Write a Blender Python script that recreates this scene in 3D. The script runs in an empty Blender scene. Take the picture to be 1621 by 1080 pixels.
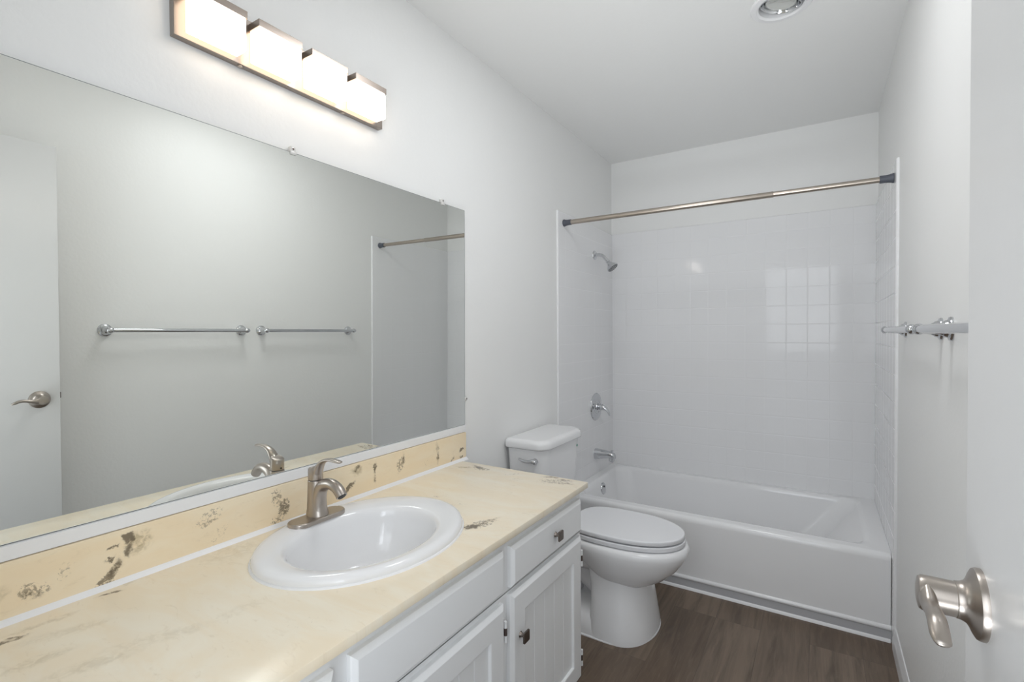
import bpy, bmesh, math, random
from mathutils import Vector, Matrix
random.seed(4)
scene = bpy.context.scene
COL = scene.collection

# ------------------------------------------------------------------ dimensions (metres)
W, D, H = 1.498, 3.289, 2.44          # room width (x), depth (y), height (z); the camera stands in the doorway at y = 0
YF = -0.06                            # inner face of the wall with the doorway
YTUB = 2.502                          # front of the bathtub
ZC = 0.758                            # counter height

# ------------------------------------------------------------------ camera
FPX = 779.08
yaw, pitch, roll = math.radians(32.108), math.radians(0.926), math.radians(-0.325)
F = Vector((-math.sin(yaw)*math.cos(pitch), math.cos(yaw)*math.cos(pitch), -math.sin(pitch)))
R0 = Vector((math.cos(yaw), math.sin(yaw), 0))
U0 = R0.cross(F)
R = math.cos(roll)*R0 + math.sin(roll)*U0
U = -math.sin(roll)*R0 + math.cos(roll)*U0
cam_d = bpy.data.cameras.new('camera')
cam = bpy.data.objects.new('camera', cam_d)
COL.objects.link(cam)
cam_d.sensor_fit = 'HORIZONTAL'
cam_d.sensor_width = 36.0
cam_d.lens = FPX/1621*36.0
cam_d.clip_start = 0.02
M = Matrix.Identity(4)
for i in range(3):
    M[i][0], M[i][1], M[i][2] = R[i], U[i], -F[i]
M.translation = Vector((1.2397, 0.0, 1.2681))
cam.matrix_world = M
scene.camera = cam

# ------------------------------------------------------------------ world, lights, exposure
world = bpy.data.worlds.new('world')
scene.world = world
world.use_nodes = True
world.node_tree.nodes['Background'].inputs[0].default_value = (0.86, 0.93, 1.0, 1)
world.node_tree.nodes['Background'].inputs[1].default_value = 0.98
scene.view_settings.view_transform = 'Standard'
scene.view_settings.look = 'None'
scene.view_settings.gamma = 1.0
scene.view_settings.use_curve_mapping = False
scene.view_settings.exposure = 0.07
SHADE_EMIT = (9.5, 3.3)              # front pane and sides of the lit opal glass

def area(name, loc, target, sx, sy, power, color, spread=180):
    l = bpy.data.lights.new(name, 'AREA')
    l.shape = 'RECTANGLE'; l.size = sx; l.size_y = sy; l.energy = power; l.color = color
    l.spread = math.radians(spread)
    o = bpy.data.objects.new(name, l)
    o.location = loc
    o.rotation_euler = (Vector(target)-Vector(loc)).to_track_quat('-Z', 'Y').to_euler()
    COL.objects.link(o)
    return o
# added round fill light under the ceiling, unseen above the frame
dl = area('ceiling_fill', (0.88, 1.42, 2.435), (0.88, 1.42, 0.0), 0.42, 0.42, 5.2, (0.97, 0.985, 1.0))
dl.data.shape = 'DISK'
# unseen fill lamps, added as hall daylight through the doorway: level, sideways and upward
area('hall_fill', (1.035, -0.22, 1.52), (0.75, 3.2, 1.08), 0.72, 0.98, 2.3, (0.93, 0.965, 1.0), 110)
area('hall_side_fill', (2.2, -0.75, 1.5), (0.1, 0.45, 1.35), 0.9, 1.2, 14.5, (0.88, 0.945, 1.0))
area('hall_up_fill', (1.0, -0.5, 0.4), (0.75, 1.9, 2.44), 0.7, 0.5, 3.3, (0.93, 0.97, 1.0), 60)

# ------------------------------------------------------------------ materials
def mat(name):
    m = bpy.data.materials.new(name)
    m.use_nodes = True
    nt = m.node_tree
    return m, nt, nt.nodes['Principled BSDF']

def simple(name, col, rough=0.5, metal=0.0, spec=None, coat=0.0):
    m, nt, b = mat(name)
    b.inputs['Base Color'].default_value = (*col, 1)
    b.inputs['Roughness'].default_value = rough
    b.inputs['Metallic'].default_value = metal
    if spec is not None: b.inputs['Specular IOR Level'].default_value = spec
    if coat: b.inputs['Coat Weight'].default_value = coat; b.inputs['Coat Roughness'].default_value = 0.05
    return m

def N(nt, t, **kw):
    n = nt.nodes.new(t)
    for k, v in kw.items(): setattr(n, k, v)
    return n

def L(nt, a, b): nt.links.new(a, b)

def math_node(nt, op, a, b=None, c=None, clamp=False):
    n = N(nt, 'ShaderNodeMath', operation=op, use_clamp=clamp)
    for i, v in enumerate((a, b, c)):
        if v is None: continue
        if isinstance(v, (int, float)): n.inputs[i].default_value = v
        else: L(nt, v, n.inputs[i])
    return n.outputs[0]

def noise(nt, vec, scale, detail=4, rough=0.55, dist=0.0):
    n = N(nt, 'ShaderNodeTexNoise')
    L(nt, vec, n.inputs['Vector'])
    n.inputs['Scale'].default_value = scale
    n.inputs['Detail'].default_value = detail
    n.inputs['Roughness'].default_value = rough
    n.inputs['Distortion'].default_value = dist
    return n

def maprange(nt, v, a, b, c=0.0, d=1.0, smooth=True):
    n = N(nt, 'ShaderNodeMapRange', interpolation_type='SMOOTHSTEP' if smooth else 'LINEAR')
    L(nt, v, n.inputs['Value'])
    for k, x in zip(('From Min', 'From Max', 'To Min', 'To Max'), (a, b, c, d)): n.inputs[k].default_value = x
    return n.outputs['Result']

def mix(nt, fac, a, b):
    n = N(nt, 'ShaderNodeMix', data_type='RGBA')
    if isinstance(fac, (int, float)): n.inputs['Factor'].default_value = fac
    else: L(nt, fac, n.inputs['Factor'])
    for s, v in (('A', a), ('B', b)):
        i = [q for q in n.inputs if q.name == s and q.type == 'RGBA'][0]
        if isinstance(v, tuple): i.default_value = (*v, 1)
        else: L(nt, v, i)
    return [q for q in n.outputs if q.type == 'RGBA'][0]

def paint(name, col, rough, bump_scale, bump):
    m, nt, b = mat(name)
    tc = N(nt, 'ShaderNodeTexCoord')
    b.inputs['Base Color'].default_value = (*col, 1)
    b.inputs['Roughness'].default_value = rough
    n1 = noise(nt, tc.outputs['Object'], bump_scale, 3, 0.5)
    bp = N(nt, 'ShaderNodeBump')
    bp.inputs['Strength'].default_value = bump
    bp.inputs['Distance'].default_value = 0.004
    L(nt, n1.outputs['Fac'], bp.inputs['Height'])
    L(nt, bp.outputs['Normal'], b.inputs['Normal'])
    return m

M_WALL = paint('wall_paint', (0.93, 0.93, 0.92), 0.45, 70, 0.14)
M_CEIL = paint('ceiling_paint', (0.93, 0.93, 0.92), 0.6, 60, 0.15)
M_TRIM = simple('white_trim', (0.90, 0.90, 0.91), 0.3)
M_DOOR = paint('door_paint', (0.76, 0.76, 0.76), 0.28, 40, 0.06)
M_CAB = paint('cabinet_paint', (0.90, 0.905, 0.91), 0.33, 55, 0.05)
M_PORC = simple('white_porcelain', (0.90, 0.90, 0.91), 0.07, spec=0.5)
M_TUB = simple('tub_enamel', (0.95, 0.95, 0.96), 0.09)
M_SEAT = simple('toilet_seat_plastic', (0.88, 0.885, 0.91), 0.22)
M_CAULK = simple('white_caulk', (0.92, 0.92, 0.93), 0.4)
M_RECESS = simple('toe_recess_grey', (0.50, 0.50, 0.52), 0.4)  # shade of the tub's toe recess, painted as a grey colour
M_CHROME = simple('chrome', (0.64, 0.65, 0.67), 0.06, 1.0)
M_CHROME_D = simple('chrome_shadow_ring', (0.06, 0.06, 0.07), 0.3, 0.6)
M_NICKEL = simple('brushed_nickel', (0.46, 0.415, 0.375), 0.31, 1.0)
M_PLATE = simple('satin_nickel_plate', (0.36, 0.31, 0.275), 0.3, 1.0)
M_KNOB = simple('dark_pewter', (0.22, 0.19, 0.17), 0.3, 1.0)
M_ROD = simple('rod_nickel', (0.47, 0.415, 0.36), 0.3, 1.0)
M_RUBBER = simple('slate_rubber', (0.10, 0.11, 0.135), 0.45)
M_BLACK = simple('black_hole', (0.015, 0.015, 0.015), 0.5)
M_DARK = simple('dark_screw', (0.12, 0.09, 0.08), 0.4, 0.5)
M_CLIP = simple('clear_clip_plastic', (0.75, 0.74, 0.72), 0.15)
M_STICK = simple('green_sticker', (0.05, 0.28, 0.20), 0.4)
M_MIRROR = simple('mirror_silver', (0.89, 0.905, 0.875), 0.0, 1.0)
M_MEDGE = simple('mirror_edge', (0.20, 0.22, 0.22), 0.3)
M_BULB = simple('bulb_glass', (0.72, 0.73, 0.70), 0.08, 0.75)

def mat_emit(name, strength, col=(1.0, 0.94, 0.89)):
    m, nt, b = mat(name)
    b.inputs['Base Color'].default_value = (0.9, 0.9, 0.88, 1)
    b.inputs['Roughness'].default_value = 0.3
    b.inputs['Emission Color'].default_value = (*col, 1)
    b.inputs['Emission Strength'].default_value = strength
    return m
M_SHADE = mat_emit('lit_opal_glass', SHADE_EMIT[0])
M_SHADE_SIDE = mat_emit('lit_opal_glass_side', SHADE_EMIT[1], (1.0, 0.82, 0.64))

def mat_tile(name, horiz, off_u, off_v, step_u, step_v, bump):
    """white glazed square tile: u = horizontal axis of this wall, v = height"""
    m, nt, b = mat(name)
    tc = N(nt, 'ShaderNodeTexCoord')
    sep = N(nt, 'ShaderNodeSeparateXYZ')
    L(nt, tc.outputs['Object'], sep.inputs[0])
    dists = []
    cells = []
    for out, off, step in ((sep.outputs[horiz], off_u, step_u), (sep.outputs['Z'], off_v, step_v)):
        q = math_node(nt, 'DIVIDE', math_node(nt, 'SUBTRACT', out, off), step)
        fr = math_node(nt, 'FRACT', q)
        dd = math_node(nt, 'MULTIPLY', math_node(nt, 'MINIMUM', fr, math_node(nt, 'SUBTRACT', 1.0, fr)), step)
        dists.append(dd)
        cells.append(math_node(nt, 'FLOOR', q))
    dmin = math_node(nt, 'MINIMUM', *dists)
    h = maprange(nt, dmin, 0.0006, 0.0042)
    g = maprange(nt, dmin, 0.0008, 0.0016)
    L(nt, mix(nt, g, (0.91, 0.91, 0.92), (0.93, 0.93, 0.94)), b.inputs['Base Color'])
    L(nt, maprange(nt, dmin, 0.0008, 0.0016, 0.4, 0.07), b.inputs['Roughness'])
    b.inputs['Specular IOR Level'].default_value = 0.27
    # every tile sits at a slightly different tilt
    comb = N(nt, 'ShaderNodeCombineXYZ')
    L(nt, cells[0], comb.inputs[0]); L(nt, cells[1], comb.inputs[1])
    wn = N(nt, 'ShaderNodeTexWhiteNoise', noise_dimensions='3D')
    L(nt, comb.outputs[0], wn.inputs['Vector'])
    wob = noise(nt, tc.outputs['Object'], 9, 2)
    hh = math_node(nt, 'ADD', math_node(nt, 'MULTIPLY', h, 0.8), math_node(nt, 'MULTIPLY', wob.outputs['Fac'], 0.5))
    bp = N(nt, 'ShaderNodeBump')
    bp.inputs['Strength'].default_value = bump
    bp.inputs['Distance'].default_value = 0.0022
    L(nt, hh, bp.inputs['Height'])
    L(nt, bp.outputs['Normal'], b.inputs['Normal'])
    return m
M_TILE_BACK = mat_tile('glazed_tile_back', 'X', 0.0, 1.744, 0.1068, 0.1085, 0.32)
M_TILE_SIDE = mat_tile('glazed_tile_side', 'Y', D-0.01, 1.744, 0.1068, 0.1085, 0.14)

def mat_floor():
    m, nt, b = mat('vinyl_plank')
    tc = N(nt, 'ShaderNodeTexCoord')
    sep = N(nt, 'ShaderNodeSeparateXYZ'); L(nt, tc.outputs['Object'], sep.inputs[0])
    comb = N(nt, 'ShaderNodeCombineXYZ')
    L(nt, math_node(nt, 'ADD', sep.outputs['Y'], 0.13), comb.inputs[0])
    L(nt, math_node(nt, 'ADD', sep.outputs['X'], 0.04), comb.inputs[1])
    br = N(nt, 'ShaderNodeTexBrick')
    L(nt, comb.outputs[0], br.inputs['Vector'])
    br.offset = 0.37; br.offset_frequency = 3
    br.inputs['Color1'].default_value = (0, 0, 0, 1); br.inputs['Color2'].default_value = (1, 1, 1, 1)
    br.inputs['Mortar'].default_value = (0.5, 0.5, 0.5, 1)
    br.inputs['Scale'].default_value = 1.0
    br.inputs['Mortar Size'].default_value = 0.0007
    br.inputs['Brick Width'].default_value = 1.22
    br.inputs['Row Height'].default_value = 0.178
    # grain, stretched along the plank
    mp = N(nt, 'ShaderNodeMapping'); L(nt, comb.outputs[0], mp.inputs['Vector'])
    mp.inputs['Scale'].default_value = (1.5, 17, 1)
    off = N(nt, 'ShaderNodeVectorMath', operation='ADD'); L(nt, mp.outputs[0], off.inputs[0])
    sc = N(nt, 'ShaderNodeVectorMath', operation='SCALE'); L(nt, br.outputs['Color'], sc.inputs[0]); sc.inputs['Scale'].default_value = 31.0
    L(nt, sc.outputs[0], off.inputs[1])
    g1 = noise(nt, off.outputs[0], 1.3, 8, 0.62, 0.9)
    g2 = noise(nt, off.outputs[0], 5.0, 4, 0.6, 0.3)
    base = mix(nt, br.outputs['Color'], (0.138, 0.096, 0.066), (0.232, 0.174, 0.127))
    c1 = mix(nt, maprange(nt, g1.outputs['Fac'], 0.25, 0.62), (0.100, 0.069, 0.047), base)
    c2 = mix(nt, maprange(nt, g2.outputs['Fac'], 0.45, 0.8, 0, 0.35), c1, (0.285, 0.215, 0.16))
    c3 = mix(nt, math_node(nt, 'MULTIPLY', br.outputs['Fac'], 0.7), c2, (0.06, 0.045, 0.035))
    L(nt, c3, b.inputs['Base Color'])
    b.inputs['Roughness'].default_value = 0.42
    bp = N(nt, 'ShaderNodeBump'); bp.inputs['Strength'].default_value = 0.12; bp.inputs['Distance'].default_value = 0.002
    L(nt, g2.outputs['Fac'], bp.inputs['Height']); L(nt, bp.outputs['Normal'], b.inputs['Normal'])
    return m
M_FLOOR = mat_floor()

def mat_marble(name, origin, plane, marks, base_a, base_b):
    """cream cultured marble; marks = dark mineral veins (u, v, half-length, half-width, angle deg, strength, kind)"""
    m, nt, b = mat(name)
    tc = N(nt, 'ShaderNodeTexCoord')
    ad = N(nt, 'ShaderNodeVectorMath', operation='ADD'); L(nt, tc.outputs['Object'], ad.inputs[0]); ad.inputs[1].default_value = origin
    sep = N(nt, 'ShaderNodeSeparateXYZ'); L(nt, ad.outputs[0], sep.inputs[0])
    comb = N(nt, 'ShaderNodeCombineXYZ')
    L(nt, sep.outputs[plane[0]], comb.inputs[0]); L(nt, sep.outputs[plane[1]], comb.inputs[1])
    P = comb.outputs[0]
    mp = N(nt, 'ShaderNodeMapping'); L(nt, P, mp.inputs['Vector'])
    mp.inputs['Rotation'].default_value = (0, 0, math.radians(25)); mp.inputs['Scale'].default_value = (1.0, 2.6, 1)
    n1 = noise(nt, mp.outputs[0], 4.0, 5, 0.6, 1.2)
    n2 = noise(nt, mp.outputs[0], 16.0, 5, 0.65, 1.6)
    c = mix(nt, maprange(nt, n1.outputs['Fac'], 0.32, 0.7), base_b, base_a)
    c = mix(nt, maprange(nt, n2.outputs['Fac'], 0.56, 0.78, 0, 0.35), c, (0.66, 0.53, 0.36))
    # warped position for ragged vein outlines
    wn = noise(nt, P, 38, 4, 0.65)
    ws = N(nt, 'ShaderNodeVectorMath', operation='SUBTRACT'); L(nt, wn.outputs['Color'], ws.inputs[0]); ws.inputs[1].default_value = (0.5, 0.5, 0.5)
    wm = N(nt, 'ShaderNodeVectorMath', operation='SCALE'); L(nt, ws.outputs[0], wm.inputs[0]); wm.inputs['Scale'].default_value = 0.035
    wa = N(nt, 'ShaderNodeVectorMath', operation='ADD'); L(nt, P, wa.inputs[0]); L(nt, wm.outputs[0], wa.inputs[1])
    acc = {}
    for (u, v, a, w, ang, s, kind) in marks:
        k = N(nt, 'ShaderNodeMapping', vector_type='TEXTURE'); L(nt, wa.outputs[0], k.inputs['Vector'])
        k.inputs['Location'].default_value = (u, v, 0)
        k.inputs['Rotation'].default_value = (0, 0, math.radians(ang))
        k.inputs['Scale'].default_value = (a, w, 1)
        ln = N(nt, 'ShaderNodeVectorMath', operation='LENGTH'); L(nt, k.outputs[0], ln.inputs[0])
        r = maprange(nt, ln.outputs['Value'], 0.35, 1.0, s, 0.0)
        acc[kind] = r if kind not in acc else math_node(nt, 'MAXIMUM', acc[kind], r)
    fine = noise(nt, P, 120, 5, 0.7, 0.8)
    mid = noise(nt, P, 55, 4, 0.6, 1.0)
    if 'tan' in acc:
        c = mix(nt, math_node(nt, 'MULTIPLY', acc['tan'], maprange(nt, mid.outputs['Fac'], 0.3, 0.65), clamp=True), c, (0.42, 0.33, 0.18))
    if 'speck' in acc:
        f = maprange(nt, math_node(nt, 'ADD', fine.outputs['Fac'], math_node(nt, 'MULTIPLY', acc['speck'], 0.3)), 0.68, 0.80)
        f = math_node(nt, 'MULTIPLY', f, acc['speck'], clamp=True)
        c = mix(nt, math_node(nt, 'MULTIPLY', f, 0.8), c, (0.16, 0.125, 0.085))
    if 'dark' in acc:
        mixn = math_node(nt, 'ADD', math_node(nt, 'MULTIPLY', mid.outputs['Fac'], 0.55), math_node(nt, 'MULTIPLY', fine.outputs['Fac'], 0.45))
        f = maprange(nt, math_node(nt, 'ADD', mixn, math_node(nt, 'MULTIPLY', acc['dark'], 0.30)), 0.62, 0.84)
        f = math_node(nt, 'MULTIPLY', f, math_node(nt, 'MULTIPLY', acc['dark'], 1.1, clamp=True))
        # brown halo around the dark core
        c = mix(nt, math_node(nt, 'MULTIPLY', acc['dark'], 0.35, clamp=True), c, (0.50, 0.40, 0.25))
        c = mix(nt, math_node(nt, 'MULTIPLY', f, 0.8), c, (0.11, 0.085, 0.06))
    L(nt, c, b.inputs['Base Color'])
    b.inputs['Roughness'].default_value = 0.25
    return m

# ------------------------------------------------------------------ mesh helpers
def obj(name, bm, m, parent=None, loc=None, smooth=True, ang=38):
    """one mesh object; the bmesh is in room coordinates, loc is the base of the thing it belongs to"""
    bmesh.ops.recalc_face_normals(bm, faces=bm.faces)
    if smooth:
        for f in bm.faces: f.smooth = True
        lim = math.radians(ang)
        for e in bm.edges:
            if len(e.link_faces) == 2 and e.calc_face_angle(0) > lim: e.smooth = False
    if loc is None:
        top = parent
        while top is not None and top.parent is not None: top = top.parent
        loc = tuple(top.location) if top is not None else (0, 0, 0)
    bmesh.ops.translate(bm, verts=bm.verts, vec=-Vector(loc))
    areas = [f.calc_area() for f in bm.faces]
    flat = smooth and max(areas) > 0.12*sum(areas)
    me = bpy.data.meshes.new(name)
    bm.to_mesh(me); bm.free()
    for mm in (m if isinstance(m, (list, tuple)) else [m]): me.materials.append(mm)
    o = bpy.data.objects.new(name, me)
    COL.objects.link(o)
    if flat:                            # keep the large flat faces flat beside their rounded edges
        wn = o.modifiers.new('weighted_normals', 'WEIGHTED_NORMAL')
        wn.keep_sharp = True; wn.weight = 100
    if parent is not None: o.parent = parent
    else: o.location = loc
    return o

def thing(name, label, cat, loc, group=None):
    o = bpy.data.objects.new(name, None)
    o.empty_display_size = 0.05
    o.location = loc
    COL.objects.link(o)
    o['label'] = label; o['category'] = cat
    if group: o['group'] = group
    return o

def struct(name, bm, m, label=None, smooth=False):
    o = obj(name, bm, m, smooth=smooth)
    o['kind'] = 'structure'
    if label: o['label'] = label
    return o

def box(bm, x0, x1, y0, y1, z0, z1, bev=0.0, seg=2):
    r = bmesh.ops.create_cube(bm, size=1.0)
    vs = r['verts']
    bmesh.ops.scale(bm, verts=vs, vec=(x1-x0, y1-y0, z1-z0))
    bmesh.ops.translate(bm, verts=vs, vec=((x0+x1)/2, (y0+y1)/2, (z0+z1)/2))
    if bev > 0:
        es = list({e for v in vs for e in v.link_edges})
        bmesh.ops.bevel(bm, geom=es, offset=bev, segments=seg, affect='EDGES', profile=0.5, clamp_overlap=True)
    return bm

def loft(bm, loops, cap0=True, cap1=True):
    rows = [[bm.verts.new(p) for p in lp] for lp in loops]
    n = len(rows[0])
    for a, b in zip(rows, rows[1:]):
        for i in range(n):
            bm.faces.new((a[i], a[(i+1) % n], b[(i+1) % n], b[i]))
    if cap0: bm.faces.new(rows[0][::-1])
    if cap1: bm.faces.new(rows[-1])
    return bm

def lathe(bm, prof, origin=(0, 0, 0), axis=(0, 0, 1), seg=40, cap0=True, cap1=True):
    """prof: (radius, distance along the axis)"""
    q = Vector((0, 0, 1)).rotation_difference(Vector(axis).normalized()).to_matrix()
    o = Vector(origin)
    loops = []
    for r, h in prof:
        loops.append([o + q @ Vector((max(r, 1e-4)*math.cos(2*math.pi*i/seg), max(r, 1e-4)*math.sin(2*math.pi*i/seg), h)) for i in range(seg)])
    return loft(bm, loops, cap0, cap1)

def catmull(pts, n=6):
    out = []
    P = [pts[0]] + list(pts) + [pts[-1]]
    for i in range(1, len(P)-2):
        a, b, c, d = (Vector(P[i+k]) for k in (-1, 0, 1, 2))
        for k in range(n):
            t = k/n
            out.append(0.5*((2*b)+(-a+c)*t+(2*a-5*b+4*c-d)*t*t+(-a+3*b-3*c+d)*t**3))
    out.append(Vector(pts[-1]))
    return out

def tube(bm, pts, radii, seg=20, n=6, up=(0, 1, 0), flat=None, round_end=False):
    """swept tube through pts (Catmull-Rom); radii per point, flat = (scale along `up`, scale across)"""
    ctrl = [Vector((*p, )) for p in pts]
    path = catmull(ctrl, n)
    rr = catmull([Vector((r, 0, 0)) if not isinstance(r, tuple) else Vector((r[0], r[1], 0)) for r in radii], n)
    two = isinstance(radii[0], tuple)
    loops = []
    U_ = Vector(up)
    for i, p in enumerate(path):
        t = (path[min(i+1, len(path)-1)] - path[max(i-1, 0)]).normalized()
        a = (U_ - t*U_.dot(t)).normalized()
        b = t.cross(a)
        ra, rb = (rr[i].x, rr[i].y) if two else (rr[i].x, rr[i].x)
        loops.append([p + a*ra*math.cos(2*math.pi*k/seg) + b*rb*math.sin(2*math.pi*k/seg) for k in range(seg)])
    if round_end:
        for end in (0, -1):
            p = path[end]; t = (path[1]-path[0]).normalized()*-1 if end == 0 else (path[-1]-path[-2]).normalized()
            base = loops[end]
            ra = (sum((q-p).length for q in base)/len(base))
            new = []
            for k in (0.5, 0.8, 0.97):
                s = math.sqrt(1-k*k)
                new.append([p + (q-p)*s + t*ra*k*0.8 for q in base])
            if end == 0: loops = new[::-1] + loops
            else: loops = loops + new
    return loft(bm, loops)

def rrect(x0, x1, y0, y1, r, z, seg=8):
    """rounded rectangle loop in plan; r = one radius or four (x1y1, x0y1, x0y0, x1y0)"""
    rs = r if isinstance(r, tuple) else (r,)*4
    out = []
    for (cx, cy, rad, a0) in ((x1, y1, rs[0], 0), (x0, y1, rs[1], 90), (x0, y0, rs[2], 180), (x1, y0, rs[3], 270)):
        ox = cx - rad if cx == x1 else cx + rad
        oy = cy - rad if cy == y1 else cy + rad
        for k in range(seg+1):
            a = math.radians(a0 + 90*k/seg)
            out.append(Vector((ox + rad*math.cos(a), oy + rad*math.sin(a), z)))
    return out

def egg(xb, xf, xw, hw, yc, z, nf=2.2, nb=2.6, seg=56):
    out = []
    for k in range(seg):
        t = 2*math.pi*k/seg
        c, s = math.cos(t), math.sin(t)
        n = nf if c >= 0 else nb
        ax = (xf-xw) if c >= 0 else (xw-xb)
        out.append(Vector((xw + ax*math.copysign(abs(c)**(2/n), c), yc + hw*math.copysign(abs(s)**(2/n), s), z)))
    return out

def ell(cx, cy, a, b, z, seg=72):
    return [Vector((cx + a*math.cos(2*math.pi*k/seg), cy + b*math.sin(2*math.pi*k/seg), z)) for k in range(seg)]

def prism(bm, poly, axis, a, b):
    """extrude a 2-D polygon; axis 'y': poly is (x, z)"""
    f = {'y': lambda p, t: (p[0], t, p[1]), 'x': lambda p, t: (t, p[0], p[1]), 'z': lambda p, t: (p[0], p[1], t)}[axis]
    return loft(bm, [[Vector(f(p, a)) for p in poly], [Vector(f(p, b)) for p in poly]])

B = bmesh.new

# ------------------------------------------------------------------ the room
struct('floor', box(B(), -0.1, W+0.1, YF-0.1, D+0.1, -0.1, 0.0), M_FLOOR)
struct('wall_left', box(B(), -0.1, 0.0, YF-0.1, D+0.1, 0.0, H), M_WALL)
struct('wall_back', box(B(), 0.0, W, D, D+0.1, 0.0, H), M_WALL)
struct('wall_right', box(B(), W, W+0.1, YF-0.1, D+0.1, 0.0, H), M_WALL)
DX0, DX1, DZ = 0.655, 1.415, 2.035    # doorway
bm = B()
box(bm, 0.0, DX0, YF-0.1, YF, 0.0, H)
box(bm, DX1, W, YF-0.1, YF, 0.0, H)
box(bm, DX0, DX1, YF-0.1, YF, DZ, H)
struct('wall_front', bm, M_WALL)

# ceiling with the round opening of the recessed lamp
LX, LY = 1.115, 2.025
bm = B()
oc = [bm.verts.new(p) for p in ((-0.1, YF-0.1, H), (W+0.1, YF-0.1, H), (W+0.1, D+0.1, H), (-0.1, D+0.1, H))]
ic = [bm.verts.new((LX+0.078*math.cos(2*math.pi*k/48), LY+0.078*math.sin(2*math.pi*k/48), H)) for k in range(48)]
ed = [bm.edges.new((oc[i], oc[(i+1) % 4])) for i in range(4)] + [bm.edges.new((ic[i], ic[(i+1) % 48])) for i in range(48)]
bmesh.ops.triangle_fill(bm, use_beauty=True, edges=ed)
for f in [f for f in bm.faces if (f.calc_center_median()-Vector((LX, LY, H))).length < 0.07]: bm.faces.remove(f)
ex = bmesh.ops.extrude_face_region(bm, geom=list(bm.faces))
bmesh.ops.translate(bm, verts=[g for g in ex['geom'] if isinstance(g, bmesh.types.BMVert)], vec=(0, 0, 0.14))
struct('ceiling', bm, M_CEIL)

# glazed tile on the three walls of the tub alcove (10 mm proud, bullnose edges)
T = 0.010
ZT = 1.947
bm = box(B(), 0.0, W, D-T, D, 0.3, ZT, 0.004, 3)
struct('wall_tile_back', bm, M_TILE_BACK, smooth=True)
for nm, x0, x1 in (('wall_tile_left', 0.0, T), ('wall_tile_right', W-T, W)):
    bm = B()
    poly = [(2.445, 0.0), (YTUB-0.001, 0.0), (YTUB-0.001, 0.34), (D-T, 0.34), (D-T, ZT), (2.445, ZT)]
    prism(bm, poly, 'x', x0, x1)
    face_x = x1 if x0 == 0.0 else x0
    es = [e for e in bm.edges if all(abs(v.co.x-face_x) < 1e-5 for v in e.verts) and
          (all(abs(v.co.y-2.445) < 1e-5 for v in e.verts) or all(abs(v.co.z-ZT) < 1e-5 for v in e.verts))]
    bmesh.ops.bevel(bm, geom=es, offset=0.006, segments=3, affect='EDGES', profile=0.5)
    struct(nm, bm, M_TILE_SIDE, smooth=True)

# baseboard on the right wall, ranch profile
prof = [(W, 0.0), (W-0.013, 0.0), (W-0.013, 0.048), (W-0.011, 0.056), (W-0.0075, 0.066), (W-0.006, 0.078), (W-0.003, 0.086), (W, 0.087)]
struct('baseboard_right', prism(B(), prof, 'y', YF, 2.444), M_TRIM, smooth=True)

# white wood strip between mirror and backsplash
struct('trim_1', box(B(), 0.0, 0.016, YF, 1.596, 0.8675, 0.894, 0.0015), M_TRIM, 'white painted strip between mirror and cream backsplash', smooth=True)

# ------------------------------------------------------------------ open door, standing along the right wall
XD, YD = 1.374, 0.710
door = obj('door_1', box(B(), XD, XD+0.035, YD-0.76, YD, 0.012, 2.003, 0.0015), M_DOOR)
door['kind'] = 'structure'
door['label'] = 'white flat slab door standing open along the right wall'
HY, HZ = 0.647, 1.000
bm = B()
lathe(bm, [(0.0335, 0.0), (0.0335, 0.003), (0.0325, 0.0055), (0.029, 0.0075), (0.024, 0.0095), (0.020, 0.012), (0.0182, 0.0155), (0.0175, 0.018), (0.0175, 0.0195), (0.0168, 0.020), (0.0172, 0.040), (0.0170, 0.046), (0.0155, 0.0485), (0.010, 0.0498), (0.002, 0.050)],
      (XD, HY, HZ), (-1, 0, 0), 48)
dh = obj('door_handle', bm, M_NICKEL, door)
bm = B()
LXc = XD-0.0425
tube(bm, [(LXc, HY+0.010, HZ), (LXc, HY-0.004, HZ), (LXc, HY-0.017, HZ-0.001), (LXc, HY-0.031, HZ-0.001), (LXc-0.0005, HY-0.050, HZ+0.003), (LXc-0.001, HY-0.066, HZ+0.003), (LXc-0.001, HY-0.079, HZ-0.002), (LXc, HY-0.086, HZ-0.005)],
     [(0.0145, 0.0070), (0.0150, 0.0072), (0.0115, 0.0072), (0.0075, 0.0072), (0.0060, 0.0072), (0.0058, 0.0075), (0.0052, 0.0075), (0.0036, 0.0065)], 24, 6, up=(0, 0, 1), round_end=True)
obj('lever', bm, M_NICKEL, dh)
obj('set_screw', lathe(B(), [(0.002, 0), (0.002, 0.001)], (XD-0.034, HY-0.0, HZ-0.0168), (0, -0.3, -1), 12), M_BLACK, dh)
obj('latch', box(B(), XD+0.011, XD+0.026, YD-0.004, YD+0.006, HZ-0.002, HZ+0.022, 0.002), M_DARK, door)

# ------------------------------------------------------------------ vanity cabinet
VX = 0.544                             # face of the cabinet
cl = (0.27, 0.74, 0.0)
cab = thing('vanity_cabinet', 'white painted vanity cabinet with beadboard doors under the cream counter', 'cabinet', cl)
bm = B()
Y0, Y1 = YF+0.001, 1.537
box(bm, 0.001, VX, Y0, Y1, 0.09, 0.590)
box(bm, VX-0.019, VX, Y0, Y1, 0.588, 0.737)
box(bm, 0.001, VX-0.018, Y1-0.016, Y1, 0.588, 0.737)
box(bm, 0.001, VX-0.018, Y0, Y0+0.016, 0.588, 0.737)
box(bm, 0.001, VX-0.06, Y0+0.01, Y1-0.003, 0.0, 0.092)
obj('body', bm, M_CAB, cab, cl)

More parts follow.
